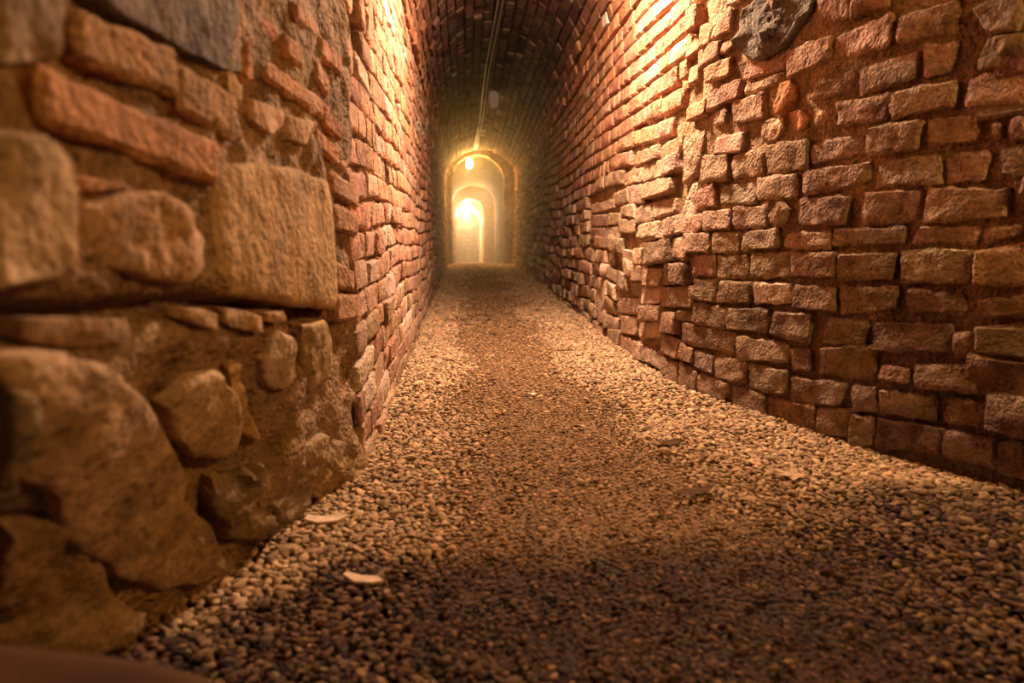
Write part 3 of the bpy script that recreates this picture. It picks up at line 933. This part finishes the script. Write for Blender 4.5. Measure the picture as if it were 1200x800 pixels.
def ico(sub):
    bm = bmesh.new(); bmesh.ops.create_icosphere(bm, subdivisions=sub, radius=1.0)
    v = np.array([q.co[:] for q in bm.verts]); f = np.array([[q.index for q in p.verts] for p in bm.faces]); bm.free()
    return v, f
def protos(sub, n, seed):
    out = []
    v0, f0 = ico(sub)
    r = np.random.default_rng(seed)
    for k in range(n):
        v = v0 * (1 + 0.30 * vnoise(v0 + k * 3.7, 1.1, k)[:, None] + 0.10 * vnoise(v0 + k, 2.6, k)[:, None])
        d1 = r.normal(0, 1, (5, 3)); d1 /= np.linalg.norm(d1, axis=1, keepdims=True)
        for dd in d1:      # broken facets
            over = np.clip(v @ dd - r.uniform(0.55, 0.8), 0, None)
            v = v - over[:, None] * dd * 0.9
        v = v * np.array([1.0, r.uniform(0.55, 0.9), r.uniform(0.30, 0.55)])
        out.append(v)
    return out, f0
HI, FH = protos(2, 8, 5)
LO, FL = protos(1, 8, 6)

def scatter(y0, y1, cell, seed):
    r = np.random.default_rng(seed)
    X, Y = np.meshgrid(np.arange(-0.72, 1.7, cell), np.arange(y0, y1, cell))
    x = X.ravel() + r.uniform(-.5, .5, X.size) * cell; y = Y.ravel() + r.uniform(-.5, .5, X.size) * cell
    xl = np.where(y < PIER_Y, XP(y, 0 * y + .02), XL(y, 0 * y)); xr = XR(y, 0 * y)
    k = (x > xl - 0.02) & (x < xr + 0.015)
    return x[k], y[k]

peb = []    # x, y, size, tint(3), lod
def zone(x, y):
    """0 = trodden fine grit in the middle, 1 = loose pale pebbles along the walls"""
    xl = np.where(y < PIER_Y, XP(y, 0 * y + .02), XL(y, 0 * y)); xr = XR(y, 0 * y)
    u = (x - xl) / (xr - xl)
    P = np.stack([x, y, 0 * x], -1)
    n = 0.14 * fbm(P, 3.2, 3, 77)
    e = np.maximum(sstep(0.52, 0.80, u + n), sstep(0.36, 0.10, u + n))
    return np.clip(e, 0, 1)
for (y0, y1, cell, lod) in ((0.40, 1.75, 0.0098, 1), (1.75, 3.4, 0.0120, 0), (3.4, 6.0, 0.0165, 0), (6.0, 11.5, 0.030, 0)):
    x, y = scatter(y0, y1, cell, int(y0 * 100))
    e = zone(x, y)
    r = np.random.default_rng(int(y1 * 37))
    keep = r.random(len(x)) < np.where(e > 0.4, 0.92, 0.80)
    x, y, e = x[keep], y[keep], e[keep]
    size = cell * (0.38 + 0.24 * e + r.gamma(1.6, 0.12, len(x))) * np.where(r.random(len(x)) < 0.04, 1.4, 1.0)
    size *= np.where(e > .4, 1.0, 0.82)
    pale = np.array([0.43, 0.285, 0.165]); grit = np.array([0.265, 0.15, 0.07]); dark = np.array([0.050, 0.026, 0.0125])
    # foreground stones tinted dark in an irregular patch: a painted shadow
    P = np.stack([x, y, 0 * x], -1)
    shade = shade_patch(x, y)
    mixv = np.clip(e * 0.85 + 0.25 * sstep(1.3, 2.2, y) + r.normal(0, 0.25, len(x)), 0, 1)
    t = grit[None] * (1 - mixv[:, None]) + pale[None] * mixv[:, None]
    dk = np.clip(shade * (0.82 + r.normal(0, 0.16, len(x))), 0, 1)
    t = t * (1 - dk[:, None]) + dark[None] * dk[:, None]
    t *= (1 + r.normal(0, 0.26, len(x)))[:, None]
    t *= 1 + r.normal(0, 0.04, (len(x), 3))
    t = np.clip(t, 0.02, 0.8)
    peb.append((x, y, size, t, np.full(len(x), lod)))
x, y, size, t, lod = [np.concatenate([p[k] for p in peb]) for k in range(5)]
r = np.random.default_rng(99)
z = floor_z(x, y) + size * (0.10 + 0.30 * r.random(len(x)))
ang = r.uniform(0, 2 * math.pi, len(x)); tx = r.normal(0, 0.30, len(x)); ty = r.normal(0, 0.30, len(x))
pid = r.integers(0, 8, len(x))
pr = project(np.stack([x, y, z], -1))
vis = (pr[:, 2] > 0.1) & (pr[:, 0] > 8) & (pr[:, 0] < 1192) & (pr[:, 1] < 792) & (pr[:, 1] > 0)
scr = np.where(vis, size / np.maximum(pr[:, 2], 0.1), 0)
# the foot of the pier hides those behind it
big = set(np.argsort(-scr)[:300].tolist())
ca, sa = np.cos(ang), np.sin(ang)
def rotmats(sel):
    c, s_ = ca[sel], sa[sel]
    Rz = np.zeros((len(sel), 3, 3)); Rz[:, 0, 0] = c; Rz[:, 0, 1] = -s_; Rz[:, 1, 0] = s_; Rz[:, 1, 1] = c; Rz[:, 2, 2] = 1
    Rx = np.zeros_like(Rz); Rx[:, 0, 0] = 1; Rx[:, 1, 1] = np.cos(tx[sel]); Rx[:, 1, 2] = -np.sin(tx[sel]); Rx[:, 2, 1] = np.sin(tx[sel]); Rx[:, 2, 2] = np.cos(tx[sel])
    Ry = np.zeros_like(Rz); Ry[:, 1, 1] = 1; Ry[:, 0, 0] = np.cos(ty[sel]); Ry[:, 0, 2] = np.sin(ty[sel]); Ry[:, 2, 0] = -np.sin(ty[sel]); Ry[:, 2, 2] = np.cos(ty[sel])
    return Rx @ Ry @ Rz
allv, allf, allt = [], [], []
off = 0
bigmask = np.zeros(len(x), bool); bigmask[list(big)] = True
for L_, (PR, FF) in ((1, (HI, FH)), (0, (LO, FL))):
    for k in range(8):
        sel = np.where((lod == L_) & (pid == k) & ~bigmask)[0]
        if not len(sel):
            continue
        v = np.einsum('nij,mj->nmi', rotmats(sel), PR[k]) * size[sel][:, None, None] + np.stack([x, y, z], -1)[sel][:, None, :]
        m_ = len(PR[k])
        allv.append(v.reshape(-1, 3))
        allf.append((FF[None] + (np.arange(len(sel)) * m_ + off)[:, None, None]).reshape(-1, 3))
        allt.append(np.repeat(t[sel], m_, 0))
        off += len(sel) * m_
V = np.concatenate(allv).astype(np.float32); Fa = np.concatenate(allf).astype(np.int32); T = np.concatenate(allt)
me = bpy.data.meshes.new('gravel')
me.vertices.add(len(V)); me.vertices.foreach_set('co', V.ravel())
me.loops.add(len(Fa) * 3); me.loops.foreach_set('vertex_index', Fa.ravel())
me.polygons.add(len(Fa)); me.polygons.foreach_set('loop_start', np.arange(0, len(Fa) * 3, 3, dtype=np.int32))
me.polygons.foreach_set('use_smooth', np.ones(len(Fa), bool))
at = me.color_attributes.new('tint', 'FLOAT_COLOR', 'POINT')
tc = np.ones((len(V), 4), np.float32); tc[:, :3] = T
at.data.foreach_set('color', tc.ravel())
me.update(calc_edges=True); me.validate()
me.materials.append(M_GRAVEL)
gravel = bpy.data.objects.new('gravel', me); COL.objects.link(gravel)
gravel.parent = floor
gravel['kind'] = 'stuff'
for i in sorted(big):
    R = rotmats(np.array([i]))[0]
    v = HI[pid[i]] @ R.T * size[i] + np.array([x[i], y[i], z[i]])
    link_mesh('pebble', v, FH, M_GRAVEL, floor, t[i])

# ------------------------------------------------------------------ lamps, conduit
def tube(path, rad, n=10):
    path = [Vector(p) for p in path]
    V, Fc = [], []
    for i, p in enumerate(path):
        d = (path[min(i + 1, len(path) - 1)] - path[max(i - 1, 0)]).normalized()
        a = d.cross(Vector((0, 0, 1)))
        if a.length < 1e-3: a = d.cross(Vector((1, 0, 0)))
        a.normalize(); b = d.cross(a)
        for k in range(n):
            th = 2 * math.pi * k / n
            V.append(p + a * math.cos(th) * rad + b * math.sin(th) * rad)
    for i in range(len(path) - 1):
        for k in range(n):
            Fc.append([i * n + k, i * n + (k + 1) % n, (i + 1) * n + (k + 1) % n, (i + 1) * n + k])
    Fc.append(list(range(n))[::-1]); Fc.append([(len(path) - 1) * n + k for k in range(n)])
    return np.array([q[:] for q in V]), Fc

def lathe(prof, n=20, c=(0, 0, 0)):
    V, Fc = [], []
    for r, zq in prof:
        for k in range(n):
            a = 2 * math.pi * k / n
            V.append((c[0] + r * math.cos(a), c[1] + r * math.sin(a), c[2] + zq))
    for i in range(len(prof) - 1):
        for k in range(n):
            Fc.append([i * n + k, (i + 1) * n + k, (i + 1) * n + (k + 1) % n, i * n + (k + 1) % n])
    Fc.append(list(range(n))); Fc.append([(len(prof) - 1) * n + k for k in range(n)][::-1])
    return np.array(V), Fc

def ceiling_lamp(loc, glassmat, label, s=1.0, cage=True, stem=0.0, power=0, color=(1, 1, 1)):
    """well-glass fitting: mounting box, threaded collar, globe, wire guard. loc = centre of the globe"""
    root = bpy.data.objects.new('ceiling_lamp', None); COL.objects.link(root)
    root.location = loc; root['label'] = label; root['category'] = 'lamp'; root['group'] = 'tunnel ceiling lamps'
    root.empty_display_size = 0.05
    v, f = lathe([(0.0, .125), (.045, .125), (.048, .118), (.048, .085), (.040, .08), (.040, .05), (.0, .05)], 20)
    link_mesh('mounting_box', v * s + np.array(loc), f, M_METAL, root)
    if stem:
        v, f = lathe([(0, stem), (.014, stem), (.014, .12 * s), (0, .12 * s)], 12)
        link_mesh('stem', v + np.array(loc), f, M_METAL, root)
    v, f = lathe([(0, .05), (.034, .05), (.042, .03), (.046, 0.0), (.044, -.03), (.034, -.055), (.018, -.068), (0, -.07)], 20)
    link_mesh('glass_globe', v * s + np.array(loc), f, glassmat, root)
    if power:
        ld = bpy.data.lights.new('lamp_light', 'POINT'); ld.energy = power; ld.color = color; ld.shadow_soft_size = 0.064 * s
        lo = bpy.data.objects.new('lamp_light', ld); COL.objects.link(lo); lo.parent = root; lo.location = (0, 0, -0.012 * s)
    if cage:
        for k in range(4):
            a = math.pi * k / 4
            p = [(.054 * math.cos(a) * c_, .054 * math.sin(a) * c_, zq) for c_, zq in ((.8, .055), (1, .03), (1.03, 0), (1, -.035), (.7, -.07), (0, -.086), (-.7, -.07), (-1, -.035), (-1.03, 0), (-1, .03), (-.8, .055))]
            v, f = tube([Vector(q) * s + Vector(loc) for q in p], .0022 * s, 6)
            link_mesh('guard_wire', v, f, M_METAL, root)
    return root

ceiling_lamp(NEAR_LAMP, glow('near lamp glow', NEAR_COLOR, 60), 'lit ceiling lamp nearest the viewer, just above the top of the view', cage=False, stem=0.30, power=NEAR_POWER, color=NEAR_COLOR)
def apex(y):
    return float((XR(y, SPRING) + XL(y, SPRING)) / 2), SPRING + 0.56 - 0.18 * float(sstep(6.0, 10.8, y))
ceiling_lamp((0.315, 7.3, 1.86), M_GLASSD, 'unlit grey ceiling lamp hanging from the dark vault beside the conduit', s=1.35, stem=0.14)
ceiling_lamp((0.09, 11.06, 1.585), glow('far lamp glow', FAR_COLOR2, 60), 'lit golden lamp at the crown of the first doorway arch', cage=False, stem=0.10, power=FAR_POWER[0], color=FAR_COLOR)
ceiling_lamp((0.05, 17.08, 1.18), glow('second far lamp glow', FAR_COLOR2, 120), 'brightest lamp glaring at the crown of the second doorway', s=1.9, cage=False, stem=0.24, power=FAR_POWER[1], color=FAR_COLOR2)
ceiling_lamp((0.08, 21.0, 1.07), glow('third far lamp glow', FAR_COLOR2, 120), 'lamp inside the last passage before the end wall', s=1.2, cage=False, stem=0.2, power=FAR_POWER[2], color=FAR_COLOR2)
ceiling_lamp(REAR_LAMP, glow('rear lamp glow', REAR_COLOR, 40), 'ceiling lamp behind the viewer', cage=False, stem=0.72, power=REAR_POWER, color=REAR_COLOR)

def conduit(offs, rad, label):
    pts = []
    for yy in np.linspace(1.0, 10.6, 40):
        ax, az = apex(yy)
        drift = -0.012 * max(0, yy - 4)
        pts.append((ax + offs + drift + 0.006 * math.sin(yy * 1.7), yy, az - 0.035 - 0.008 * math.sin(yy * 2.1) - 0.004 * max(0, yy - 6)))
    v, f = tube(pts, rad, 8)
    o = link_mesh('conduit', v, f, M_PIPE, None)
    o['label'] = label; o['category'] = 'conduit'
    return o
conduit(-0.018, 0.007, 'left of the two grey conduits running along the crown of the vault')
conduit(0.014, 0.0055, 'right, thinner conduit running along the crown of the vault')

# loop of cable by the first doorway
cx, cy, cz = (528 - 544.3) / 800 * 10.8, 10.8, CAMH + (275 - 204) / 800 * 10.8
v, f = tube([(cx + .05 * math.cos(a) * (1 + .02 * a), cy - .05 + .02 * math.sin(a * .5), cz + .075 * math.sin(a)) for a in np.linspace(0, 2 * math.pi * 1.15, 30)], .011, 8)
o = link_mesh('cable_loop', v, f, M_CABLE, None); o['label'] = 'dark coil of cable hung on the left of the first doorway arch'; o['category'] = 'cable'

# ------------------------------------------------------------------ leaves, chips, twig
def unfloor(px, py):
    d = ray(px, py); tt = -CAMH / d[2]; p = CAM + d * tt
    return p[0], p[1]
def leaf(px, py, outline, size, ang, mat, label, name='leaf', cat='leaf', curl=0.25, thick=0.0012):
    X, Y = unfloor(px, py)
    zf = float(floor_z(np.array([X]), np.array([Y]))[0]) + 0.010
    o2 = np.array(outline, float) * size
    n = len(o2)
    ring = [o2, o2 * 0.62, o2 * 0.25]
    V = []
    for rr in ring:
        for (a, b) in rr:
            rad2 = (a * a + b * b) / (size * size + 1e-9)
            V.append((a, b, curl * size * rad2 * (0.5 + 0.5 * math.sin(3 * math.atan2(b, a) + px))))
    V.append((0, 0, 0))
    m_ = len(V)
    Fc = []
    for k in range(2):
        for i in range(n):
            j = (i + 1) % n
            Fc.append([k * n + i, k * n + j, (k + 1) * n + j, (k + 1) * n + i])
    for i in range(n):
        Fc.append([2 * n + i, 2 * n + (i + 1) % n, 3 * n])
    low = [[q + m_ for q in ff][::-1] for ff in Fc]
    rim = [[i, i + m_, (i + 1) % n + m_, (i + 1) % n] for i in range(n)]
    V = np.array(V); V2 = V - np.array([0, 0, thick])
    V = np.concatenate([V, V2])
    c, s_ = math.cos(ang), math.sin(ang)
    V = V @ np.array([[c, s_, 0], [-s_, c, 0], [0, 0, 1]]) + np.array([X, Y, zf])
    o = link_mesh(name, V, Fc + low + rim, mat, None, smooth=False)
    o['label'] = label; o['category'] = cat
    return o
maple = []
for k in range(5):
    a = math.pi / 2 + (k - 2) * math.radians(58)
    r_ = [0.72, 0.95, 1.1, 0.95, 0.72][k]
    maple += [(0.35 * math.cos(a - 0.5), 0.35 * math.sin(a - 0.5)), (r_ * 0.7 * math.cos(a - 0.2), r_ * 0.7 * math.sin(a - 0.2)), (r_ * math.cos(a), r_ * math.sin(a)), (r_ * 0.7 * math.cos(a + 0.2), r_ * 0.7 * math.sin(a + 0.2))]
maple += [(-0.12, -0.30), (0, -0.55), (0.12, -0.30)]
oval = [(1.0, 0), (0.7, 0.25), (0.2, 0.36), (-0.4, 0.30), (-0.85, 0.12), (-1.0, 0), (-0.8, -0.14), (-0.3, -0.3), (0.3, -0.33), (0.75, -0.2)]
chip = [(1, 0.05), (0.6, 0.3), (-0.2, 0.34), (-0.9, 0.22), (-1, -0.1), (-0.4, -0.3), (0.5, -0.26)]
leaf(930, 565, maple, 0.046, 0.6, M_LEAF, 'tan lobed leaf lying on the pale gravel near the right wall', curl=0.2)
leaf(625, 466, maple, 0.022, 2.0, M_PAPER, 'small pale star-shaped leaf in the middle of the path')
leaf(383, 609, chip, 0.036, 0.1, M_PAPER, 'pale wood chip on the gravel at the foot of the stone pier', 'wood_chip', 'wood chip', thick=0.004)
leaf(426, 682, chip, 0.029, -0.25, M_PAPER, 'pale wood chip on the gravel, nearest the viewer', 'wood_chip', 'wood chip', thick=0.004)
leaf(526, 384, oval, 0.036, 0.2, M_PAPER, 'small pale leaf by the foot of the left brick wall')
leaf(577, 393, oval, 0.030, 0.5, M_LEAFD, 'small rust-brown leaf on the middle of the path')
leaf(627, 350, oval, 0.060, 0.1, M_LEAF, 'pale leaf far up the path near the right wall')
leaf(661, 413, oval, 0.034, -0.2, M_LEAFD, 'dark narrow leaf on the path, farther one')
leaf(651, 441, oval, 0.030, 0.4, M_LEAFD, 'dark curled leaf beside the two narrow ones on the path')
leaf(641, 426, oval, 0.018, 0.4, M_LEAFD, 'smallest dark leaf scrap on the path')
leaf(785, 527, oval, 0.036, 0.5, M_LEAFD, 'dark leaf among pebbles on the right of the path', curl=.4)
leaf(812, 585, oval, 0.040, 0.1, M_LEAFD, 'large dark leaf flat on the brown grit')
leaf(640, 486, chip, 0.010, 0.3, M_PAPER, 'tiny white chip on the path below the star-shaped leaf', 'wood_chip', 'wood chip', thick=0.004)

# ------------------------------------------------------------------ smooth stone at the very bottom left, close to the lens
class Flat:
    def pos(s, a, b): return np.stack([a, b, 0 * a], -1)
    def nrm(s, a, b): return np.stack([0 * a, 0 * a, 1 + 0 * a], -1)
v, f = boulder(Flat(), [(-0.41, 0.10), (-0.415, 0.465), (-0.36, 0.468), (-0.32, 0.462), (-0.25, 0.446), (-0.20, 0.431), (-0.15, 0.412), (-0.11, 0.36), (-0.10, 0.08)], 0.205, 0.03, 0.006, 3, 44, 0.9, 5)
o = link_mesh('stone_block', v, f, M_SLAB, None); o['label'] = 'smooth dark brown stone at the bottom left corner, out of focus'; o['category'] = 'stone'

# ------------------------------------------------------------------ tunnel shell behind the viewer
for nm, lo, hi in (('wall_left', (-0.9, -3, -.1), (-0.62, 0.12, 2.2)), ('wall_right', (1.72, -3, -.1), (2.0, 0.32, 2.2)),
                   ('ceiling', (-0.9, -3, 1.98), (2.0, 1.02, 2.2)), ('wall_rear', (-0.9, -3.2, -.1), (2.0, -3.0, 2.2))):
    o = box_mesh(nm, lo, hi, M_MORTAR, np.array((0.2, 0.12, 0.07))); o['kind'] = 'structure'

# ------------------------------------------------------------------ dusty haze in the far half of the tunnel
m = bpy.data.materials.new('dusty haze'); m.use_nodes = True
nt = m.node_tree; nt.nodes.clear()
out = nt.nodes.new('ShaderNodeOutputMaterial'); vsn = nt.nodes.new('ShaderNodeVolumeScatter')
vsn.inputs['Color'].default_value = (1.0, 0.85, 0.6, 1); vsn.inputs['Density'].default_value = 0.025; vsn.inputs['Anisotropy'].default_value = 0.84
nt.links.new(vsn.outputs[0], out.inputs['Volume'])
hz = box_mesh('haze', (-1.2, 4.5, -1.0), (1.6, 25.4, 2.6), m)
hz['kind'] = 'stuff'; hz['label'] = 'dusty golden haze hanging in the far half of the tunnel'; hz['category'] = 'haze'
